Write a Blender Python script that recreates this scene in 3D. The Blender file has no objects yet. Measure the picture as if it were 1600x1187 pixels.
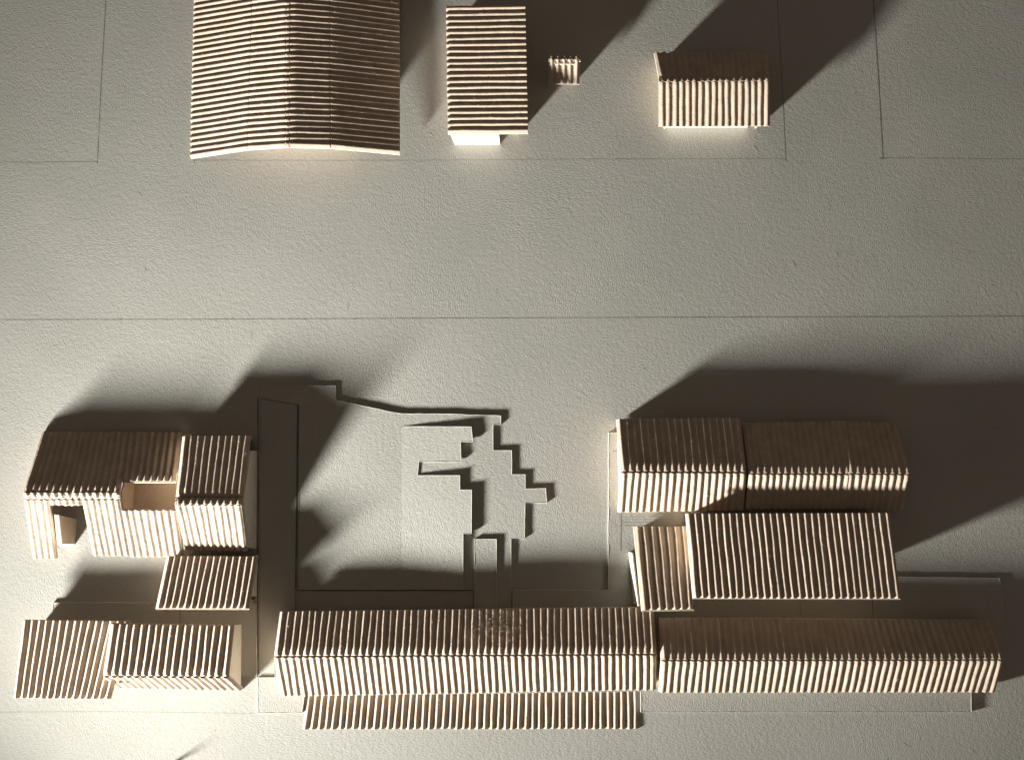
import bpy, math, random
from mathutils import Vector, noise

random.seed(7)
S = 0.0005                      # one model unit = half a millimetre
scene = bpy.context.scene
COL = scene.collection

# ------------------------------------------------------------------ camera
F = 1244.0
TILT = math.atan(137.0 / F)
D = F / math.cos(TILT)
CAM = Vector((800.0, -730.0, D))
FW = Vector((0, math.sin(TILT), -math.cos(TILT)))
UP = Vector((0, math.cos(TILT), math.sin(TILT)))
RT = Vector((1, 0, 0))
cam_data = bpy.data.cameras.new("camera")
cam_data.sensor_width = 36.0
cam_data.lens = 36.0 * F / 1600.0
cam_data.clip_start = 0.01
cam_data.clip_end = 20.0
cam = bpy.data.objects.new("camera", cam_data)
COL.objects.link(cam)
cam.location = CAM * S
cam.rotation_euler = (TILT, 0, 0)
scene.camera = cam

# ------------------------------------------------------------------ world, lamp, exposure
world = bpy.data.worlds.new("World")
scene.world = world
world.use_nodes = True
bg = world.node_tree.nodes["Background"]
bg.inputs[0].default_value = (1.0, 0.82, 0.66, 1)
bg.inputs[1].default_value = 0.092

LAMP = Vector((-333.0, -1533.0, 275.0))
_az, _el = math.radians(42), math.radians(57)
AIM = LAMP + Vector((math.cos(_az) * math.cos(_el), math.sin(_az) * math.cos(_el), math.sin(_el)))
ld = bpy.data.lights.new("desk_lamp_light", 'SPOT')
ld.energy = 335.0
ld.color = (1.0, 0.992, 0.945)
ld.spot_size = math.radians(180)
ld.spot_blend = 1.0
ld.shadow_soft_size = 74.0 * S
lo = bpy.data.objects.new("desk_lamp_light", ld)
COL.objects.link(lo)
lo.location = LAMP * S
lo.rotation_euler = (AIM - LAMP).to_track_quat('-Z', 'Y').to_euler()

scene.view_settings.view_transform = 'Standard'
scene.view_settings.look = 'None'
scene.view_settings.exposure = 0.0
scene.view_settings.gamma = 1.0
try:
    scene.cycles.max_bounces = 8
    scene.cycles.diffuse_bounces = 5
    scene.cycles.use_denoising = True
except Exception:
    pass

# ------------------------------------------------------------------ point helpers
def U(px, py, h=0.0):
    """The point of the model at height h that the given spot of the survey photo shows."""
    d = FW * F + RT * (px - 800.0) + UP * (593.5 - py)
    return CAM + d * ((h - D) / d.z)

def P3(t):
    return U(*t)

# ------------------------------------------------------------------ materials
def new_mat(name):
    m = bpy.data.materials.new(name)
    m.use_nodes = True
    nt = m.node_tree
    b = nt.nodes["Principled BSDF"]
    b.inputs["Roughness"].default_value = 0.9
    b.inputs["Specular IOR Level"].default_value = 0.15
    return m, nt, b

def nd(nt, kind, **kw):
    n = nt.nodes.new(kind)
    for k, v in kw.items():
        setattr(n, k, v)
    return n

def coords(nt, sc=(1, 1, 1)):
    tc = nd(nt, 'ShaderNodeTexCoord')
    mp = nd(nt, 'ShaderNodeMapping')
    mp.inputs['Scale'].default_value = tuple(s / S for s in sc)
    nt.links.new(tc.outputs['Object'], mp.inputs['Vector'])
    return mp.outputs['Vector']

def noise_tex(nt, vec, scale, detail=2.0, rough=0.5, dist=0.0):
    n = nd(nt, 'ShaderNodeTexNoise')
    n.inputs['Scale'].default_value = scale
    n.inputs['Detail'].default_value = detail
    n.inputs['Roughness'].default_value = rough
    n.inputs['Distortion'].default_value = dist
    nt.links.new(vec, n.inputs['Vector'])
    return n.outputs['Fac']

def math_n(nt, op, a, b=None, c=None):
    n = nd(nt, 'ShaderNodeMath', operation=op)
    for i, v in enumerate((a, b, c)):
        if v is None:
            continue
        if isinstance(v, (int, float)):
            n.inputs[i].default_value = v
        else:
            nt.links.new(v, n.inputs[i])
    return n.outputs[0]

def maprange(nt, v, a, b, c, d, smooth=False):
    n = nd(nt, 'ShaderNodeMapRange')
    if smooth:
        n.interpolation_type = 'SMOOTHSTEP'
    nt.links.new(v, n.inputs['Value'])
    for k, x in zip(('From Min', 'From Max', 'To Min', 'To Max'), (a, b, c, d)):
        n.inputs[k].default_value = x
    return n.outputs['Result']

def mixc(nt, fac, c1, c2):
    n = nd(nt, 'ShaderNodeMix', data_type='RGBA')
    if isinstance(fac, (int, float)):
        n.inputs[0].default_value = fac
    else:
        nt.links.new(fac, n.inputs[0])
    for i, c in ((6, c1), (7, c2)):
        if isinstance(c, tuple):
            n.inputs[i].default_value = (*c, 1)
        else:
            nt.links.new(c, n.inputs[i])
    return n.outputs[2]

def board_material():
    m, nt, b = new_mat("grey_board")
    v = coords(nt)
    big = noise_tex(nt, v, 0.006, 3, 0.55)
    mid = noise_tex(nt, v, 0.035, 3, 0.6)
    fine = noise_tex(nt, v, 0.33, 3, 0.6, 0.3)
    c = mixc(nt, maprange(nt, big, 0.35, 0.65, 0, 1), (0.400, 0.392, 0.352), (0.440, 0.426, 0.385))
    c = mixc(nt, maprange(nt, mid, 0.62, 0.78, 0, 0.35), c, (0.44, 0.375, 0.32))
    c = mixc(nt, maprange(nt, fine, 0.35, 0.68, 0.0, 0.40), c, (0.51, 0.497, 0.447))
    speck = noise_tex(nt, v, 0.45, 2, 0.7)
    c = mixc(nt, maprange(nt, speck, 0.28, 0.46, 0.42, 0.0), c, (0.285, 0.275, 0.245))
    # scattered dark specks in the recycled pulp
    vo = nd(nt, 'ShaderNodeTexVoronoi')
    vo.inputs['Scale'].default_value = 0.016
    nt.links.new(v, vo.inputs['Vector'])
    sp = maprange(nt, vo.outputs['Distance'], 0.012, 0.03, 1, 0)
    sel = math_n(nt, 'GREATER_THAN', noise_tex(nt, v, 0.011, 0), 0.55)
    c = mixc(nt, math_n(nt, 'MULTIPLY', math_n(nt, 'MULTIPLY', sp, sel), 0.7), c, (0.16, 0.13, 0.11))
    nt.links.new(c, b.inputs['Base Color'])
    # relief: felt-like grain, stretched fibres and a few long hairs
    va = coords(nt, (0.35, 1.0, 1.0))
    vb = coords(nt, (1.0, 0.4, 1.0))
    g1 = noise_tex(nt, va, 0.60, 3, 0.7, 0.3)
    g2 = noise_tex(nt, vb, 0.62, 3, 0.7, 0.3)
    g3 = noise_tex(nt, v, 0.13, 2, 0.5)
    reg = maprange(nt, noise_tex(nt, v, 0.004, 1), 0.4, 0.6, 0, 1)
    gm = nd(nt, 'ShaderNodeMix', data_type='FLOAT')
    nt.links.new(reg, gm.inputs[0]); nt.links.new(g1, gm.inputs[2]); nt.links.new(g2, gm.inputs[3])
    hair = noise_tex(nt, v, 0.022, 3, 0.55, 0.6)
    hd = math_n(nt, 'ABSOLUTE', math_n(nt, 'SUBTRACT', hair, 0.5))
    hl = maprange(nt, hd, 0.0, 0.010, 1, 0)
    hm = maprange(nt, noise_tex(nt, v, 0.03, 1), 0.60, 0.68, 0, 1)
    hf = math_n(nt, 'MULTIPLY', hl, hm)
    hgt = math_n(nt, 'ADD', math_n(nt, 'MULTIPLY', gm.outputs[0], 0.85), math_n(nt, 'MULTIPLY', g3, 0.36))
    hgt = math_n(nt, 'ADD', hgt, math_n(nt, 'MULTIPLY', hf, 0.13))
    bp = nd(nt, 'ShaderNodeBump')
    bp.inputs['Strength'].default_value = 1.0
    bp.inputs['Distance'].default_value = 0.85 * S
    nt.links.new(hgt, bp.inputs['Height'])
    nt.links.new(bp.outputs['Normal'], b.inputs['Normal'])
    return m

def kraft_material(name, c1, c2, fuzz=1.0):
    m, nt, b = new_mat(name)
    v = coords(nt)
    n1 = noise_tex(nt, v, 0.05, 3, 0.6)
    n2 = noise_tex(nt, v, 0.55, 3, 0.7)
    c = mixc(nt, maprange(nt, n1, 0.35, 0.65, 0, 1), c1, c2)
    c = mixc(nt, maprange(nt, n2, 0.52, 0.80, 0, 0.45), c, tuple(min(0.9, x * 1.35) for x in c2))
    c = mixc(nt, maprange(nt, n2, 0.22, 0.42, 0.40, 0), c, tuple(x * 0.62 for x in c1))
    nt.links.new(c, b.inputs['Base Color'])
    n3 = noise_tex(nt, v, 0.8, 2, 0.6)
    n4 = noise_tex(nt, v, 0.15, 2, 0.5)
    hgt = math_n(nt, 'ADD', math_n(nt, 'MULTIPLY', n3, 0.5), n4)
    bp = nd(nt, 'ShaderNodeBump')
    bp.inputs['Strength'].default_value = 1.0
    bp.inputs['Distance'].default_value = 0.5 * fuzz * S
    nt.links.new(hgt, bp.inputs['Height'])
    nt.links.new(bp.outputs['Normal'], b.inputs['Normal'])
    return m

def plain_material(name, col, var=0.06):
    m, nt, b = new_mat(name)
    v = coords(nt)
    n = noise_tex(nt, v, 0.12, 3, 0.6)
    c = mixc(nt, maprange(nt, n, 0.3, 0.7, 0, 1), tuple(x * (1 - var) for x in col), tuple(min(1, x * (1 + var)) for x in col))
    nt.links.new(c, b.inputs['Base Color'])
    return m

M_BOARD = board_material()
M_KRAFT = kraft_material("corrugated_kraft_paper", (0.435, 0.345, 0.268), (0.525, 0.428, 0.338))
M_LINER = kraft_material("kraft_liner_paper", (0.62, 0.53, 0.43), (0.70, 0.61, 0.50), 0.5)
M_WHITE = plain_material("white_card", (0.80, 0.76, 0.67))
M_CARD = plain_material("beige_card", (0.58, 0.47, 0.36))
M_FIBRE = plain_material("pale_paper_fibre", (0.66, 0.58, 0.46))
M_BFIBRE = plain_material("grey_board_fibre", (0.50, 0.48, 0.42))
M_PENCIL = plain_material("pencil_graphite", (0.22, 0.21, 0.19), 0.25)
M_PENCIL_FAINT = plain_material("faint_pencil_graphite", (0.335, 0.325, 0.29), 0.12)
M_CUT = plain_material("painted_knife_cut_shade", (0.07, 0.06, 0.05), 0.2)  # near-black strips, painting in the shade of the gaps between cut sheets
M_STEEL = plain_material("pin_steel", (0.35, 0.35, 0.36), 0.05)

# ------------------------------------------------------------------ object helpers
def link(name, verts, faces, mat, parent=None, smooth=False, origin=None):
    o0 = Vector(origin) if origin is not None else Vector((0, 0, 0))
    me = bpy.data.meshes.new(name)
    me.from_pydata([tuple((Vector(v) - o0) * S) for v in verts], [], faces)
    me.materials.append(mat)
    if smooth:
        me.polygons.foreach_set('use_smooth', [True] * len(me.polygons))
    me.update()
    o = bpy.data.objects.new(name, me)
    COL.objects.link(o)
    o.location = o0 * S
    if parent is not None:
        o.parent = parent
        o.location = (o0 * S) - parent_world(parent)
    return o

def parent_world(p):
    v = Vector(p.location)
    while p.parent is not None:
        p = p.parent
        v += Vector(p.location)
    return v

def thing(name, label, cat, at, group=None):
    o = bpy.data.objects.new(name, None)
    o.empty_display_size = 0.01
    COL.objects.link(o)
    o.location = Vector(at) * S
    o['label'] = label
    o['category'] = cat
    if group:
        o['group'] = group
    return o

def flutes(name, parent, a, b, c, d, pitch=10.3, amp=2.85, crush0=0.0, crush1=0.0, seed=0, label=None, backing=True,
           mat=None, count=None, lip0=0.0, lip1=1.2, wob=1.0):
    """Single-faced corrugated card: a->b runs across the flutes, a->d along them. Every flute is real relief;
    crush0 / crush1 flatten the flutes where the card is scored and folded."""
    a, b, c, d = (Vector(p) for p in (a, b, c, d))
    nrm = (b - a).cross(a - d).normalized()
    if nrm.z < 0:
        nrm = -nrm
    width = ((b - a).length + (c - d).length) / 2
    length = ((d - a).length + (c - b).length) / 2
    n = count or max(2, round(width / pitch))
    per = 12
    nu = n * per
    vs = [0.0]
    e = 7.0 / length
    inner = max(6, int(length / 9))
    if crush0:
        vs += [e * 0.30, e * 0.62]
    else:
        vs += [0.6 / length]
    lo_v = e if crush0 else 2.0 / length
    hi_v = 1 - (e if crush1 else 2.0 / length)
    for k in range(inner + 1):
        vs.append(lo_v + (hi_v - lo_v) * k / inner)
    vs += [1 - e * 0.62, 1 - e * 0.30] if crush1 else [1 - 0.6 / length]
    vs.append(1.0)
    rnd = random.Random(1000 + seed)
    fa = [1 + rnd.uniform(-0.06, 0.05) for _ in range(n + 1)]
    fo = [rnd.uniform(-1, 1) for _ in range(n + 1)]
    fe0 = [rnd.uniform(-0.9, 0.9) for _ in range(n + 1)]
    fe1 = [rnd.uniform(-0.9, 0.9) for _ in range(n + 1)]
    verts, faces = [], []
    rows = len(vs)
    th = 0.7
    for side in (0, 1):
        for vi, v in enumerate(vs):
            k0 = 1.0
            if crush0:
                t = min(1.0, v / e)
                k0 *= (1 - crush0) + crush0 * (t * t * (3 - 2 * t))
            if crush1:
                t = min(1.0, (1 - v) / e)
                k0 *= (1 - crush1) + crush1 * (t * t * (3 - 2 * t))
            for ui in range(nu + 1):
                fl = min(n - 1, ui // per)
                u = ui / nu
                ph = u * n
                dx = wob * (0.045 * fo[fl] + 0.10 * noise.noise(Vector((fl * 3.1 + seed * 17, v * length / 45.0, 0.3))))
                if ui == 0 or ui == nu:
                    dx = 0
                cosv = 0.5 - 0.5 * math.cos(2 * math.pi * ph)
                hgt = (cosv ** 0.88) * amp * fa[fl] * k0
                hgt += 0.22 * noise.noise(Vector((ph * 2.3, v * length / 3.0, seed * 5.0 + 1.7))) * wob
                if side:
                    hgt -= th
                u2 = u + dx / n
                ve = v
                if vi == 0 and not crush0:
                    ve = v - fe0[fl] * 0.5 / length
                if vi == rows - 1 and not crush1:
                    ve = v - fe1[fl] * 0.5 / length
                p = (a * (1 - u2) + b * u2) * (1 - ve) + (d * (1 - u2) + c * u2) * ve
                verts.append(p + nrm * (hgt - amp * 0.6))
    w = nu + 1
    off = rows * w
    for vi in range(rows - 1):
        for ui in range(nu):
            i = vi * w + ui
            faces.append((i, i + w, i + w + 1, i + 1))
            j = off + i
            faces.append((j, j + 1, j + w + 1, j + w))
    for ui in range(nu):
        faces.append((ui, ui + 1, off + ui + 1, off + ui))
        k = (rows - 1) * w + ui
        faces.append((k + 1, k, off + k, off + k + 1))
    for vi in range(rows - 1):
        k = vi * w
        faces.append((k + w, k, off + k, off + k + w))
        k = vi * w + nu
        faces.append((k, k + w, off + k + w, off + k))
    cen = (a + b + c + d) / 4
    o = link(name, verts, faces, mat or M_KRAFT, parent, smooth=True, origin=cen)
    if label:
        o['label'] = label
    pl = []
    ax = (b - a).normalized()
    al0 = (d - a).normalized()
    for _ in range(int(width * length / 260)):
        fl = rnd.randrange(n)
        u = (fl + 0.5 + rnd.gauss(-0.12, 0.16)) / n
        v = rnd.uniform(0.05, 0.95)
        ph = (u * n) % 1.0
        z = ((0.5 - 0.5 * math.cos(2 * math.pi * ph)) ** 0.88) * amp - amp * 0.6
        p = (a * (1 - u) + b * u) * (1 - v) + (d * (1 - u) + c * u) * v + nrm * z
        an = rnd.uniform(0, math.pi)
        pl.append((p, (al0 * math.cos(an) + ax * math.sin(an)).normalized(), nrm, rnd.uniform(1.2, 4.2)))
    if pl:
        fibres("paper_fibres", o, pl, 0.20, M_FIBRE)
    if backing:
        al = (d - a).normalized()
        q = [a - al * lip0, b - al * lip0, c + al * lip1, d + al * lip1]
        top = -(amp * 0.6 + th + 0.15)
        slab("backing_sheet", [p + nrm * top for p in q], nrm * -1.6, M_LINER, o)
    return o

def fibres(name, parent, places, rad, mat):
    """Loose paper fibres: short bent hairs lying on a surface. places: (point, direction, up, length)."""
    V, Fc = [], []
    rnd = random.Random(len(places) * 13 + int(rad * 100))
    for p, dn, upv, ln in places:
        side = dn.cross(upv).normalized()
        bend = rnd.uniform(-0.45, 0.45)
        seg = 4
        base = len(V)
        for i in range(seg + 1):
            t = i / seg - 0.5
            q = p + dn * (t * ln) + side * (bend * ln * (t * t * 2 - 0.2)) + upv * (0.25 + rnd.uniform(0, 0.25) * ln * 0.2)
            r = rad * (1.0 - 0.8 * abs(2 * t) ** 2)
            for k in range(3):
                an = 2 * math.pi * k / 3
                V.append(q + side * (r * math.cos(an)) + upv * (r * math.sin(an)))
        for i in range(seg):
            for k in range(3):
                a_, b_ = base + i * 3 + k, base + i * 3 + (k + 1) % 3
                Fc.append((a_, b_, b_ + 3, a_ + 3))
    o = link(name, V, Fc, mat, parent)
    o['kind'] = 'stuff'
    return o

def slab(name, poly, vec, mat, parent=None, label=None):
    """A flat polygon given its thickness vec."""
    poly = [Vector(p) for p in poly]
    n = len(poly)
    vec = Vector(vec)
    verts = poly + [p + vec for p in poly]
    nn = Vector((0, 0, 0))
    for i in range(n):
        nn += poly[i].cross(poly[(i + 1) % n])
    top, bot = list(range(n)), [n + i for i in range(n)][::-1]
    sides = [(i, n + i, n + (i + 1) % n, (i + 1) % n) for i in range(n)]
    faces = [tuple(top), tuple(bot)] + sides
    if nn.dot(vec) > 0:
        faces = [tuple(reversed(f)) for f in faces]
    cen = sum(poly, Vector((0, 0, 0))) / n
    o = link(name, verts, faces, mat, parent, origin=cen)
    if label:
        o['label'] = label
    return o

def rim(parent, pts, w=0.85, h=0.42):
    """The burr a knife leaves: a fine raised lip all round a cut sheet."""
    V, Fc = [], []
    n = len(pts)
    rnd = random.Random(n * 7)
    for i, p in enumerate(pts):
        p0, p2 = pts[i - 1], pts[(i + 1) % n]
        d1, d2 = (p - p0), (p2 - p)
        d1.z = d2.z = 0
        d1.normalize(); d2.normalize()
        n1, n2 = Vector((-d1.y, d1.x, 0)), Vector((-d2.y, d2.x, 0))
        m = (n1 + n2)
        m = m.normalized() / max(0.5, math.cos(m.angle(n1, 0)) if m.length > 1e-6 else 1) if m.length > 1e-6 else n1
        m = m * sgn_of(pts)
        hh = 0.03 if h * 0 + p.z < 3.25 and p.z > 3.1 else h * rnd.uniform(0.4, 1.3)
        V += [p + Vector((0, 0, 0.02)), p + m * w * 0.45 + Vector((0, 0, hh)), p + m * w + Vector((0, 0, 0.02))]
    for i in range(n):
        j = (i + 1) % n
        for k in (0, 1):
            Fc.append((i * 3 + k, j * 3 + k, j * 3 + k + 1, i * 3 + k + 1))
    return link("cut_edge", V, Fc, M_BFIBRE, parent)

def sgn_of(pts):
    a = sum(p.x * q.y - q.x * p.y for p, q in zip(pts, pts[1:] + pts[:1]))
    return 1.0 if a > 0 else -1.0

def plate(name, outline, h, base, label, jit=0.35, mat=None):
    """A sheet of board cut to an outline, its rim rough from the knife."""
    pts = []
    rnd = random.Random(len(outline) * 31 + int(h * 100))
    P = [U(x, y, h) for x, y in outline]
    n = len(P)
    for i in range(n):
        p, q = P[i], P[(i + 1) % n]
        L = (q - p).length
        k = max(1, int(L / 9))
        dirn = (q - p).normalized()
        side = Vector((-dirn.y, dirn.x, 0))
        for j in range(k):
            t = j / k
            w = 0 if j == 0 else rnd.uniform(-jit, jit)
            pts.append(p.lerp(q, t) + side * w)
    top = [Vector((p.x, p.y, h)) for p in pts]
    o = slab(name, top, (0, 0, base - h), mat or M_BOARD)
    if h > 2.5:
        rim(o, top)
    o['label'] = label
    o['kind'] = 'structure'
    return o

def strip_line(name, pts, w, mat, parent, z=0.12, label=None):
    """A thin flat strip on the board, for pencil lines, cracks and painted cut shade."""
    V, Fc = [], []
    rnd = random.Random(int(abs(pts[0][0] * 7 + pts[0][1])))
    P = [U(x, y, z) for x, y in pts]
    dense = []
    for i in range(len(P) - 1):
        k = max(1, int((P[i + 1] - P[i]).length / 14))
        for j in range(k):
            dense.append(P[i].lerp(P[i + 1], j / k))
    dense.append(P[-1])
    for i, p in enumerate(dense):
        q = dense[min(i + 1, len(dense) - 1)]
        r = dense[max(i - 1, 0)]
        dn = (q - r).normalized()
        s = Vector((-dn.y, dn.x, 0)) * (w / 2 * rnd.uniform(0.55, 1.2))
        V += [p + s, p - s]
        if i:
            k = 2 * i
            Fc.append((k - 2, k - 1, k + 1, k))
    o = link(name, V, Fc, mat, parent)
    if label:
        o['label'] = label
    return o

def lerp_h(a, b, t):
    return a.lerp(b, t)

def carcass(root, prof_w, prof_e, mat=None, inset=4.0, drop=4.6, side_in=4.0, base=0.0, skip=(), name="gable_wall", ends=None):
    """The walls under a roof: two gables that follow the roof profile and the two long walls."""
    mat = mat or M_CARD
    Wp = [Vector(p) for p in prof_w]
    Ep = [Vector(p) for p in prof_e]
    L = sum((e - w).length for w, e in zip(Wp, Ep)) / len(Wp)
    def prof(t):
        pr = [w.lerp(e, t) for w, e in zip(Wp, Ep)]
        pr = [Vector((p.x, p.y, p.z - drop)) for p in pr]
        first = pr[0].lerp(pr[1], side_in / (pr[1] - pr[0]).length)
        last = pr[-1].lerp(pr[-2], side_in / (pr[-2] - pr[-1]).length)
        return [first] + pr[1:-1] + [last]
    tw, te = inset / L, 1 - inset / L
    if ends:
        tw, te = ends
    pw, pe = prof(tw), prof(te)
    ax = (Ep[0] - Wp[0]).normalized()
    for key, pr, sgn in (('w', pw, 1), ('e', pe, -1)):
        if key in skip:
            continue
        poly = pr + [Vector((pr[-1].x, pr[-1].y, base)), Vector((pr[0].x, pr[0].y, base))]
        slab(name, poly, ax * (2.5 * sgn), mat, root)
    for key, i, sgn in (('n', 0, -1), ('s', -1, 1)):
        if key in skip:
            continue
        p, q = pw[i] + ax * 2.6, pe[i] - ax * 2.6
        if min(p.z, q.z) - base < 1.5:
            continue
        poly = [p, q, Vector((q.x, q.y, base)), Vector((p.x, p.y, base))]
        slab("long_wall", poly, Vector((0, sgn * 2.5, 0)), mat, root)

# ------------------------------------------------------------------ the board
g = link("ground", [(-900, -2100, 0), (2500, -2100, 0), (2500, 700, 0), (-900, 700, 0),
                    (-900, -2100, -6), (2500, -2100, -6), (2500, 700, -6), (-900, 700, -6)],
         [(0, 1, 2, 3), (7, 6, 5, 4), (0, 4, 5, 1), (1, 5, 6, 2), (2, 6, 7, 3), (3, 7, 4, 0)], M_BOARD)
g['kind'] = 'structure'
g['label'] = 'grey recycled board with pencil lines that carries the whole model'
for pts, w, mt in [
    ([(166, -10), (158, 130), (152, 256)], 1.5, M_PENCIL),
    ([(-10, 254), (60, 254), (153, 253)], 1.0, M_PENCIL_FAINT),
    ([(-10, 499.5), (300, 499), (600, 497.5), (1000, 496), (1610, 494)], 1.0, M_PENCIL),
    ([(1214, -10), (1222, 130), (1228, 252)], 1.3, M_PENCIL),
    ([(1364, -10), (1373, 130), (1380, 249)], 1.7, M_PENCIL),
    ([(1374, 247.5), (1384, 247.5)], 1.8, M_PENCIL),
    ([(1380, 247), (1490, 248), (1610, 249)], 0.8, M_PENCIL_FAINT),
    ([(300, 251), (480, 251), (640, 251)], 0.9, M_PENCIL_FAINT),
    ([(640, 251), (900, 249), (1228, 248)], 0.5, M_PENCIL_FAINT),
    ([(304, 246), (304, 257)], 1.2, M_PENCIL),
    ([(-10, 1112), (170, 1111), (398, 1114)], 0.6, M_PENCIL_FAINT),
]:
    strip_line("pencil_line", pts, w, mt, g)

pl = []
rf = random.Random(5)
for _ in range(70):
    an = rf.uniform(0, math.pi)
    pl.append((Vector((rf.uniform(-20, 1620), rf.uniform(-1190, 40), 0)), Vector((math.cos(an), math.sin(an), 0)), Vector((0, 0, 1)), rf.uniform(4, 16)))
fibres("board_fibres", g, pl, 0.11, M_BFIBRE)

# ------------------------------------------------------------------ stacked board sheets of the site
T1 = 3.0
terrace = plate("terrace", [(408, 602), (525, 602), (525, 625), (575, 635), (610, 643), (628, 645.5), (700, 646), (783, 649), (783, 663),
                            (771, 663), (771, 703), (800, 703), (800, 740.5), (821, 740.5), (821, 763), (853, 762), (855, 785),
                            (821, 785), (820, 841), (799, 841), (799, 985), (741, 985), (741, 921), (467, 921), (467, 632), (408, 621)],
                T1, 0.0, 'stepped courtyard sheet of grey board with a zigzag right edge')

def ramp(name, outline, f, label):
    pts = []
    n = len(outline)
    for i in range(n):
        (x0, y0), (x1, y1) = outline[i], outline[(i + 1) % n]
        k = max(1, int(math.hypot(x1 - x0, y1 - y0) / 9))
        for j in range(k):
            t = j / k
            pts.append((x0 + (x1 - x0) * t, y0 + (y1 - y0) * t))
    top = [U(x, y, f(x, y)) for x, y in pts]
    # split the outline into thin columns so that the bent sheet stays planar piecewise
    o = slab(name, top, (0, 0, -2.6), M_BOARD)
    rim(o, top)
    o['label'] = label
    o['kind'] = 'structure'
    return o

def rise(x, y):
    t = max(0.0, min(1.0, (x - 628) / 111.0))
    return 3.12 + 5.2 * t
# built as three joined flaps cut by one knife line
ramp("raised_flap", [(628, 665.5), (737, 666), (739, 690.5), (720, 690.5), (721, 721), (655, 721), (653, 742), (719, 742), (719, 764.5), (737.5, 764.5),
                     (737, 833.5), (724, 833.5), (724, 920.5), (628, 920.5)], rise, 'bent up sheet of board with a stepped edge and a narrow slot in the courtyard')

plate("path_strip", [(741, 841.5), (776, 841.5), (776, 985), (741, 985)], T1 + 3.1, T1 - 1, 'narrow raised strip of board between the courtyard and the long roof', 0.25)
plate("yard", [(468.5, 923), (739.5, 922.5), (739.5, 1010), (466.5, 1010)], 2.1, 0, 'lower strip of board just above the long roof')
plate("road", [(408, 623), (464.5, 633), (460, 1010), (432, 1010), (428, 1055.5), (404.5, 1055.5)], 1.6, 0, 'narrow sunken strip of board running down beside the left buildings')
site = plate("pavement", [(801, 921), (950, 921), (950.5, 675.5), (1370, 675.5), (1370, 900), (1561, 902), (1568, 923), (1568, 1010), (1518, 1010),
                   (1518, 1112), (1001, 1112), (1001, 1080), (476, 1086), (472, 1113), (402, 1113), (402.5, 1057.5), (429, 1057.5), (432, 1012), (801, 1012)], 3.6, 0,
             'large sheet of grey board under the right buildings and the long roofs')
plate("inner_yard", [(1000, 924), (1543, 924), (1543, 990), (1000, 990)], 4.5, 3.0, 'thin board sheet in shadow between the big shed and the long right roof', 0.2)
plate("left_yard", [(82.5, 941), (401, 941), (401, 1056), (84, 1056)], T1, 0, 'sheet of board under the open shed and the small lean-to at lower left')
for pts, w, z in [([(403, 622), (403.2, 800), (401.6, 1056)], 1.4, 0.2), ([(466.2, 633), (462, 920)], 1.3, 3.15), ([(464, 921.8), (740, 921.6)], 1.3, 3.15),
                  ([(402, 1056.6), (429, 1056.6)], 1.3, 3.75)]:
    strip_line("cut_shade_line", pts, w, M_CUT, terrace, z)
for pts, w, z in [([(957, 704.5), (1000, 704)], 1.0, 3.75), ([(970.5, 798), (970, 860)], 1.1, 3.75), ([(1250, 936), (1251, 960)], 1.2, 4.65),
                  ([(1363, 936), (1364, 962)], 1.2, 4.65)] + [([(966, 803 + 4.4 * k), (1075, 802 + 4.4 * k)], 0.5, 3.75) for k in range(5)]:  # upright lines on the inner yard are dark strips drawn for cracks
    strip_line("pencil_line", pts, w, M_PENCIL if w > 0.8 else M_PENCIL_FAINT, site, z)
strip_line("pencil_line", [(281, 950), (281.5, 972)], 1.4, M_PENCIL, g, 3.2)

# ------------------------------------------------------------------ a folded roof
def gabled(root, N, Sx, strip=None, cr=0.55, seed=0, amp=2.85, wall=None, walls=True, base=0.0, skip=(), countN=None, inset=4.0, drop=4.6, side_in=4.0, ends=None, amps=0.80):
    """N, Sx: four corners TL TR BR BL as (px, py, h); the roof rises from N's top edge to the ridge, falls to Sx's lower edge."""
    n = [P3(p) for p in N]
    s = [P3(p) for p in Sx]
    flutes("roof_slope", root, n[0], n[1], n[2], n[3], crush1=cr, seed=seed, amp=amp, lip1=0.0, lip0=0.6, count=countN)
    if strip:
        st = [P3(p) for p in strip]
        flutes("ridge_fold", root, *st, crush0=0.3, crush1=0.3, seed=seed + 1, amp=amp * 0.85, lip1=0.0, count=countN)
    flutes("roof_slope", root, s[0], s[1], s[2], s[3], crush0=cr * 0.8, seed=seed + 2, amp=amp * amps, lip1=0.2, count=countN)
    if walls:
        carcass(root, [n[0], (n[3] + s[0]) / 2, s[3]], [n[1], (n[2] + s[1]) / 2, s[2]], wall, base=base, skip=skip, inset=inset, drop=drop, side_in=side_in, ends=ends)
    return n, s

CAT = 'model building'

# big barn, top left, flutes across the slope direction
t = thing("model_barn", 'largest roof, at the top left, of corrugated card bent into four long facets', CAT, U(448, 120, 0))
xs_bot = [(297, 247, 10), (387, 233.5, 38), (446, 229.5, 51), (452, 229.5, 51), (517, 231, 41), (625, 241, 16)]
xs_top = [(304.5, -60, 10), (396, -60, 38), (447, -60, 51), (453, -60, 51), (516, -60, 41), (624, -60, 16)]
bot = [P3(p) for p in xs_bot]
ybot = [p.y for p in bot]
top = []
for p, q in zip(xs_top, bot):
    w = P3(p)
    top.append(Vector((w.x, 92.0, p[2])))
for i in range(5):
    nf = 33
    flutes("ridge_fold" if i == 2 else "roof_slope", t, bot[i], top[i], top[i + 1], bot[i + 1], seed=40 + i * 7,
           crush0=(0, 0.08, 0.2, 0.2, 0.08)[i], crush1=(0.08, 0.2, 0.2, 0.08, 0)[i], count=nf, amp=2.85 if i != 2 else 2.6, lip1=0.3 if i == 4 else 0, lip0=0.3 if i == 0 else 0, wob=0.6)
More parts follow.
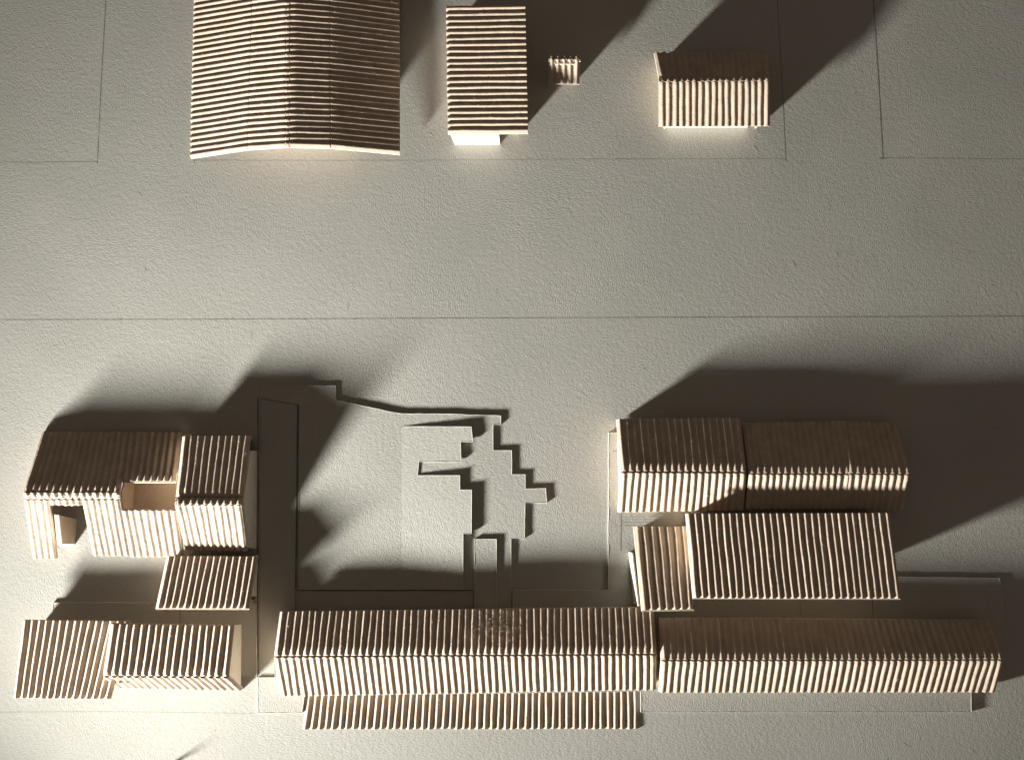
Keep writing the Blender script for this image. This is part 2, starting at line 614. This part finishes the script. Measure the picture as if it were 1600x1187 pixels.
pr = [Vector((345, -200, 0)), Vector((345, -200, 18)), Vector((390, -200, 30)), Vector((450, -200, 43)), Vector((518, -200, 34)), Vector((548, -200, 27)), Vector((548, -200, 0))]
slab("end_wall", pr, (0, 2.5, 0), M_CARD, t)
slab("side_wall", [Vector((548, -197, 0)), Vector((548, -197, 27)), Vector((548, 88, 27)), Vector((548, 88, 0))], (-2.5, 0, 0), M_CARD, t)
slab("side_wall", [Vector((345, -197, 0)), Vector((345, -197, 18)), Vector((345, 88, 18)), Vector((345, 88, 0))], (2.5, 0, 0), M_CARD, t)
slab("end_wall", [Vector((p.x, 86, p.z)) for p in pr], (0, 2.5, 0), M_CARD, t)

# flat roofed block, top middle
t = thing("model_house", 'flat rectangular roof of corrugated card over a white block, right of the largest roof', CAT, U(762, 110, 0))
q = [P3(p) for p in [(700, 209, 41), (697, 9, 47), (821, 7, 47), (825, 208, 41)]]
flutes("flat_roof", t, q[0], q[1], q[2], q[3], seed=90, lip0=0.3, lip1=0.3, wob=0.7)
slab("white_wall", [U(711, 226, 0), U(781, 226, 0), U(779.5, 211, 34), U(704, 211, 34)], (0, 4, 0), M_WHITE, t, 'bright white card wall showing below the roof edge')
ea = U(781, 226, 0)
slab("white_wall", [Vector((ea.x, ea.y + 5, 0)), Vector((ea.x, ea.y + 5, 34)), Vector((ea.x, ea.y + 22, 34)), Vector((ea.x, ea.y + 22, 0))], (-2.5, 0, 0), M_WHITE, t)
for A_, B_ in (((709, -184), (814, -184)), ((814, -181), (814, -4)), ((814, -1), (709, -1)), ((709, -4), (709, -181))):
    p, r = Vector((*A_, 0)), Vector((*B_, 0))
    dn = (r - p).normalized()
    slab("side_wall", [p, r, r + Vector((0, 0, 35)), p + Vector((0, 0, 35))], Vector((-dn.y, dn.x, 0)) * 2.5, M_CARD, t)

# tiny hut
t = thing("model_hut", 'tiny single-slope hut of corrugated card between the two upper roofs', CAT, U(882, 110, 0))
r = [P3(p) for p in [(857.5, 92, 39), (907, 92.5, 39), (905.5, 131.5, 22), (857, 131, 22)]]
flutes("roof_slope", t, r[0], r[1], r[2], r[3], count=5, crush0=0.25, seed=93, amp=3.6)
f = [P3(p) for p in [(858, 88.5, 36), (906.5, 89, 36), (907, 92.5, 39), (857.5, 92, 39)]]
flutes("ridge_fold", t, f[0], f[1], f[2], f[3], count=5, crush1=0.3, seed=94, amp=3.6)
carcass(t, [f[0], r[0], r[3]], [f[1], r[1], r[2]], M_CARD, inset=8, drop=5, side_in=12, skip=('s',))

# gabled house, top right
t = thing("model_house", 'lone gabled corrugated roof at the top right, white card under its lit edge', CAT, U(1115, 140, 0))
gabled(t, [(1022, 82, 24), (1200, 80.5, 30), (1203.5, 120, 47), (1029.5, 120, 45)],
       [(1030, 127, 50), (1204, 125.5, 50), (1203.5, 197, 29), (1030, 198, 29)],
       strip=[(1029.5, 120, 45), (1203.5, 120, 47), (1204, 125.5, 50), (1030, 127, 50)], seed=100, countN=17, skip=('s',), inset=13, side_in=9)
slab("white_wall", [U(1040, 199.6, 0), U(1168, 199.2, 0), U(1168, 196, 23), U(1040, 197, 23)], (0, 2.5, 0), M_WHITE, t, 'ragged white card wall under the lower eave')

# right cluster
t = thing("model_house", 'left one of the two gabled roofs in a row above the big right shed', CAT, U(1065, 730, 3.6))
gabled(t, [(963, 654, 27), (1157, 653, 27), (1167, 736, 52), (970, 735, 52)],
       [(970.5, 738.5, 52), (1167, 739.5, 52), (1162, 797, 20), (965, 800, 18)], seed=110, base=3.6, cr=0.6)
t = thing("model_house", 'right one of the two gabled roofs in a row, its lower half in shadow', CAT, U(1290, 730, 3.6))
a = [(1160, 660, 18), (1317, 658, 18), (1330, 738.5, 50), (1170, 738, 50)]
b = [(1170.5, 741, 50), (1330, 742, 50), (1322, 795, 22), (1165, 795, 22)]
n1, s1 = gabled(t, a, b, seed=120, base=3.6, cr=0.6, skip=('e',), ends=(0.02, 1.0))
a = [(1313, 657.5, 19), (1402, 661, 19), (1424, 739.5, 51), (1326, 738, 51)]
b = [(1326, 741, 51), (1424.5, 742, 51), (1412, 796, 23), (1319, 794, 23)]
gabled(t, a, b, seed=130, base=3.6, cr=0.6, skip=('w',), ends=(0.0, 0.96))

t = thing("model_shed", 'big single-slope corrugated shed below the two gabled roofs on the right', CAT, U(1240, 870, 3.6))
q = [P3(p) for p in [(1071.5, 802, 51), (1391, 801, 51), (1408, 935, 60), (1083, 934, 61)]]
flutes("roof_slope", t, q[0], q[1], q[2], q[3], seed=140, lip0=0.3, lip1=1.6)
k3, k2 = q[0].lerp(q[3], 0.66), q[1].lerp(q[2], 0.66)
carcass(t, [q[0], (q[0] + k3) / 2, k3], [q[1], (q[1] + k2) / 2, k2], M_CARD, base=3.6, inset=9)
t = thing("model_shed", 'small narrow single-slope shed with a white side wall, left of the big right shed', CAT, U(1035, 890, 3.6))
q = [P3(p) for p in [(989.5, 822, 14), (1074, 822, 16), (1085, 951.5, 47), (1002.5, 953, 46)]]
flutes("roof_slope", t, q[0], q[1], q[2], q[3], seed=150, count=7, lip0=0.3, lip1=1.6)
w0, w1 = U(982, 862, 3.6), U(989, 941, 3.6)
slab("white_wall", [w0, w1, Vector((w1.x + 3, w1.y, 36)), Vector((w0.x + 3, w0.y, 17))], (2.5, 0, 0), M_WHITE, t, 'bright white card wall on the left side')
carcass(t, [q[0], (q[0] + q[3]) / 2, q[3]], [q[1], (q[1] + q[2]) / 2, q[2]], M_CARD, base=3.6, inset=7, skip=('w',))

# the two long roofs
t = thing("model_longhouse", 'long gabled roof at the bottom centre with a narrow canopy along its lower edge', CAT, U(730, 1025, 3.6))
gabled(t, [(437, 955, 33), (1021, 948, 33), (1026, 1020.5, 51.5), (428, 1024, 51.5)],
       [(428, 1027, 51.5), (1026, 1023.5, 51.5), (1025, 1077, 24), (438.5, 1087, 22)], seed=160, base=3.6, cr=0.6, countN=55)
pl = []
rs = random.Random(77)
for _ in range(170):
    cx, cy = rs.choice([(772, 978), (785, 985), (760, 975), (745, 985), (795, 965)])
    x_, y_ = cx + rs.gauss(0, 9), min(1012, max(955, cy + rs.gauss(0, 15)))
    an = rs.uniform(0, math.pi)
    pl.append((U(x_, y_, 33 + (y_ - 952) / 70 * 18.5 + 1.3), Vector((math.cos(an), math.sin(an) * 0.95, -math.sin(an) * 0.2)), Vector((0, 0.2, 1)), rs.uniform(1.5, 6)))
fibres("torn_fibres", t, pl, 0.28, M_FIBRE)
q = [P3(p) for p in [(479, 1084, 1.2), (998, 1077, 0.8), (999, 1138, 1.6), (472, 1138.5, 6)]]
c_ = flutes("canopy", t, q[0], q[1], q[2], q[3], seed=170, backing=False, count=49, amp=3.4)
t = thing("model_longhouse", 'long gabled corrugated roof at the bottom right, its upper slope in orange-brown shade', CAT, U(1290, 1025, 3.6))
gabled(t, [(1029.5, 965, 30), (1546, 968, 28), (1569, 1029, 56), (1033, 1030, 56)],
       [(1033, 1033, 56), (1570, 1032, 56), (1555, 1081, 20), (1029, 1081.5, 20)], seed=180, base=3.6, cr=0.6, countN=48)

# left cluster: house with cut-out and door gap
t = thing("model_house", 'far left gabled house with a square cut-out in its roof and a door gap', CAT, U(160, 775, 0))
def plane_h(x, y):
    """height of the lit lower slope at a spot of its own surface"""
    return 46.0 - (y - 779) / (871 - 779) * 35.0
rt = lambda pts: [P3(p) for p in pts]
def facet(name, xl0, xr0, y0, xl1, xr1, y1, hf, seed, **kw):
    q = [U(xl0, y0, hf(xl0, y0)), U(xr0, y0, hf(xr0, y0)), U(xr1, y1, hf(xr1, y1)), U(xl1, y1, hf(xl1, y1))]
    return flutes(name, t, *q, seed=seed, **kw)
def up_h(x, y):
    return 7.0 + (y - 675) / (769 - 675) * 41.0
facet("roof_slope", 65, 200, 675, 35.5, 186.5, 768, up_h, 200, crush1=0.55, lip1=0, lip0=0.4)
facet("roof_slope", 200, 284, 675, 190, 274, 751, up_h, 202, lip1=1.6, lip0=0.4)
facet("ridge_fold", 35.5, 186.5, 768.5, 37, 187, 779, lambda x, y: 48.0 - (y - 768) * 0.15, 204, crush0=0.25, crush1=0.3, lip1=0)
facet("roof_slope", 37, 76, 780, 51, 88.5, 873, plane_h, 206, amp=2.5, crush0=0.3, lip1=0)
facet("lintel", 76.5, 126.5, 780, 77.5, 127.5, 789.5, plane_h, 208, crush0=0.3, lip1=0.2)
facet("roof_slope", 127, 187.5, 780, 145, 203, 868, plane_h, 210, amp=2.5, crush0=0.3, lip1=0)
facet("roof_slope", 188, 276, 797, 203, 287, 869.5, plane_h, 212, amp=2.5, lip1=0, lip0=0.2)
# inside of the cut-out: floor and the wall on its left
x0 = U(186, 780, 46).x
fl = [Vector((x0 + 2.6, -742, 4)), Vector((x0 + 95, -742, 4)), Vector((x0 + 95, -822, 4)), Vector((x0 + 2.6, -822, 4))]
slab("court_floor", fl, (0, 0, -2), M_CARD, t)
slab("court_wall", [Vector((x0, -742, 0)), Vector((x0, -742, 32)), Vector((x0, -767, 43)), Vector((x0, -780, 41)), Vector((x0, -803, 31)), Vector((x0, -803, 0))], (2.4, 0, 0), M_CARD, t)
slab("court_wall", [Vector((x0 + 2.5, -741, 0)), Vector((x0 + 95, -741, 0)), Vector((x0 + 95, -741, 30)), Vector((x0 + 2.5, -741, 30))], (0, 2.4, 0), M_CARD, t)
wx = U(36, 770, 46).x + 1.0
wn = U(65, 675, 7).x + 1.0
slab("gable_wall", [Vector((wn, -673, 0)), Vector((wn, -673, 3)), Vector((wx, -765, 42.5)), Vector((wx, -778, 40)), Vector((wx, -855, 11)), Vector((wx, -855, 0))], (2.4, 0, 0), M_CARD, t)
slab("back_wall", [Vector((wn, -677, 0)), Vector((300, -677, 0)), Vector((300, -677, 4)), Vector((wn, -677, 4))], (0, -2.4, 0), M_CARD, t)
# upright panel seen through the door gap
pw = [U(84.5, 803.5, 44), U(92, 804.5, 44), U(97, 849.5, 40), U(89, 850.5, 40)]
gb = [U(100, 806, 0), U(121, 811, 0), U(117.5, 850, 0), U(99, 856.5, 0)]
pv = [p for p in pw] + [p for p in gb]
o = link("inner_panel", pv, [(3, 2, 1, 0), (4, 5, 6, 7), (0, 1, 5, 4), (1, 2, 6, 5), (2, 3, 7, 6), (3, 0, 4, 7)], M_CARD, t, origin=sum(pv, Vector()) / 8)

t = thing("model_house", 'narrow gabled house joined to the right side of the far left house', CAT, U(330, 775, 0))
gabled(t, [(284.5, 681, 34), (391, 680, 34), (379, 776, 55), (274, 775, 55)],
       [(272.5, 788, 60), (377.5, 788.5, 60), (386, 861, 24), (289, 858, 24)],
       strip=[(274, 776, 55), (379, 777, 55), (377.5, 787.5, 60), (272.5, 787, 60)], seed=220, countN=10, skip=('e',))
slab("white_wall", [U(402.5, 704, 0), U(400.5, 857, 0), U(387, 855, 21), U(381, 790, 54), U(381.5, 776, 50), U(392, 704, 35)], (-2.5, 0, 0), M_WHITE, t, 'tall white card gable facing right')

t = thing("model_shed", 'small single-slope corrugated shed just below the tall left house', CAT, U(325, 905, 3))
q = [P3(p) for p in [(260, 868, 33), (402, 869, 33), (389, 950, 49), (242.5, 949.5, 49)]]
flutes("roof_slope", t, q[0], q[1], q[2], q[3], seed=230, count=14, lip0=0.3, lip1=2.0)
carcass(t, [q[0], (q[0] + q[3]) / 2, q[3]], [q[1], (q[1] + q[2]) / 2, q[2]], M_CARD, base=0, skip=('e',))
slab("white_wall", [U(403.5, 866, 0), U(401, 931, 0), U(392, 931, 41), U(398, 869, 28)], (-2.5, 0, 0), M_WHITE, t, 'white card end wall')

# lower left pair
t = thing("model_carport", 'open corrugated sheet roof at the lower left corner, lowest left of all', CAT, U(100, 1030, 0))
q = [P3(p) for p in [(35, 968, 33), (203, 970, 35), (172, 1091, 45), (20, 1090, 43)]]
flutes("roof_sheet", t, q[0], q[1], q[2], q[3], seed=240, count=15, lip0=0.2, lip1=0.2, amp=3.7)
carcass(t, [q[0], (q[0] + q[3]) / 2, q[3]], [q[1], (q[1] + q[2]) / 2, q[2]], M_CARD, base=0, inset=12, side_in=10, skip=('s',), name="side_wall")
t = thing("model_leanto", 'corrugated lean-to with diagonal-looking front flutes and a plain white right end', CAT, U(270, 1020, 3))
q = [P3(p) for p in [(172.5, 973, 45), (365.5, 976, 45), (357, 1056, 57), (160, 1055, 57)]]
flutes("roof_slope", t, q[0], q[1], q[2], q[3], seed=250, count=17, lip0=0.3, lip1=0.3, crush0=0.25, crush1=0.35)
r = [P3(p) for p in [(160, 1057.5, 57), (357, 1058.5, 57), (379, 1078, 1), (181, 1074, 1)]]
flutes("front_slope", t, r[0], r[1], r[2], r[3], seed=252, count=17, amp=3.2, lip1=0)
slab("white_wall", [U(377.5, 975, 3), U(367, 976, 39), U(358, 1054, 51), U(376.5, 1073.5, 3)], (-2.5, 0, 0), M_WHITE, t, 'plain white end wall facing right')
slab("gable_wall", [Vector((q[0].x + 5, q[0].y - 3, 3)), Vector((q[0].x + 5, q[0].y - 3, 38)), Vector((q[3].x + 5, q[3].y, 50)), Vector((q[3].x + 5, q[3].y - 30, 3))], (2.5, 0, 0), M_CARD, t)
slab("back_wall", [Vector((q[0].x + 8, q[0].y - 16, 3)), Vector((q[1].x - 4, q[0].y - 16, 3)), Vector((q[1].x - 4, q[0].y - 16, 40)), Vector((q[0].x + 8, q[0].y - 16, 40))], (0, -2.5, 0), M_CARD, t)

# pin out of frame, added to cast the shadow at the lower edge
pb = U(258, 1199, 0)
V, Fc = [], []
rings = [(0.0, 2.6), (9, 2.2), (18, 1.6), (25, 0.9), (27, 0.3)]
for z, rr in rings:
    for k in range(10):
        an = 2 * math.pi * k / 10
        V.append(pb + Vector((rr * math.cos(an), rr * math.sin(an), z)))
for i in range(len(rings) - 1):
    for k in range(10):
        Fc.append((i * 10 + k, i * 10 + (k + 1) % 10, (i + 1) * 10 + (k + 1) % 10, (i + 1) * 10 + k))
Fc.append(tuple(range(9, -1, -1)))
Fc.append(tuple((len(rings) - 1) * 10 + k for k in range(10)))
o = link("pin", V, Fc, M_STEEL, origin=pb)
o['label'] = 'thin pin out of view, added for the shadow at the lower left edge'
o['category'] = 'pin'
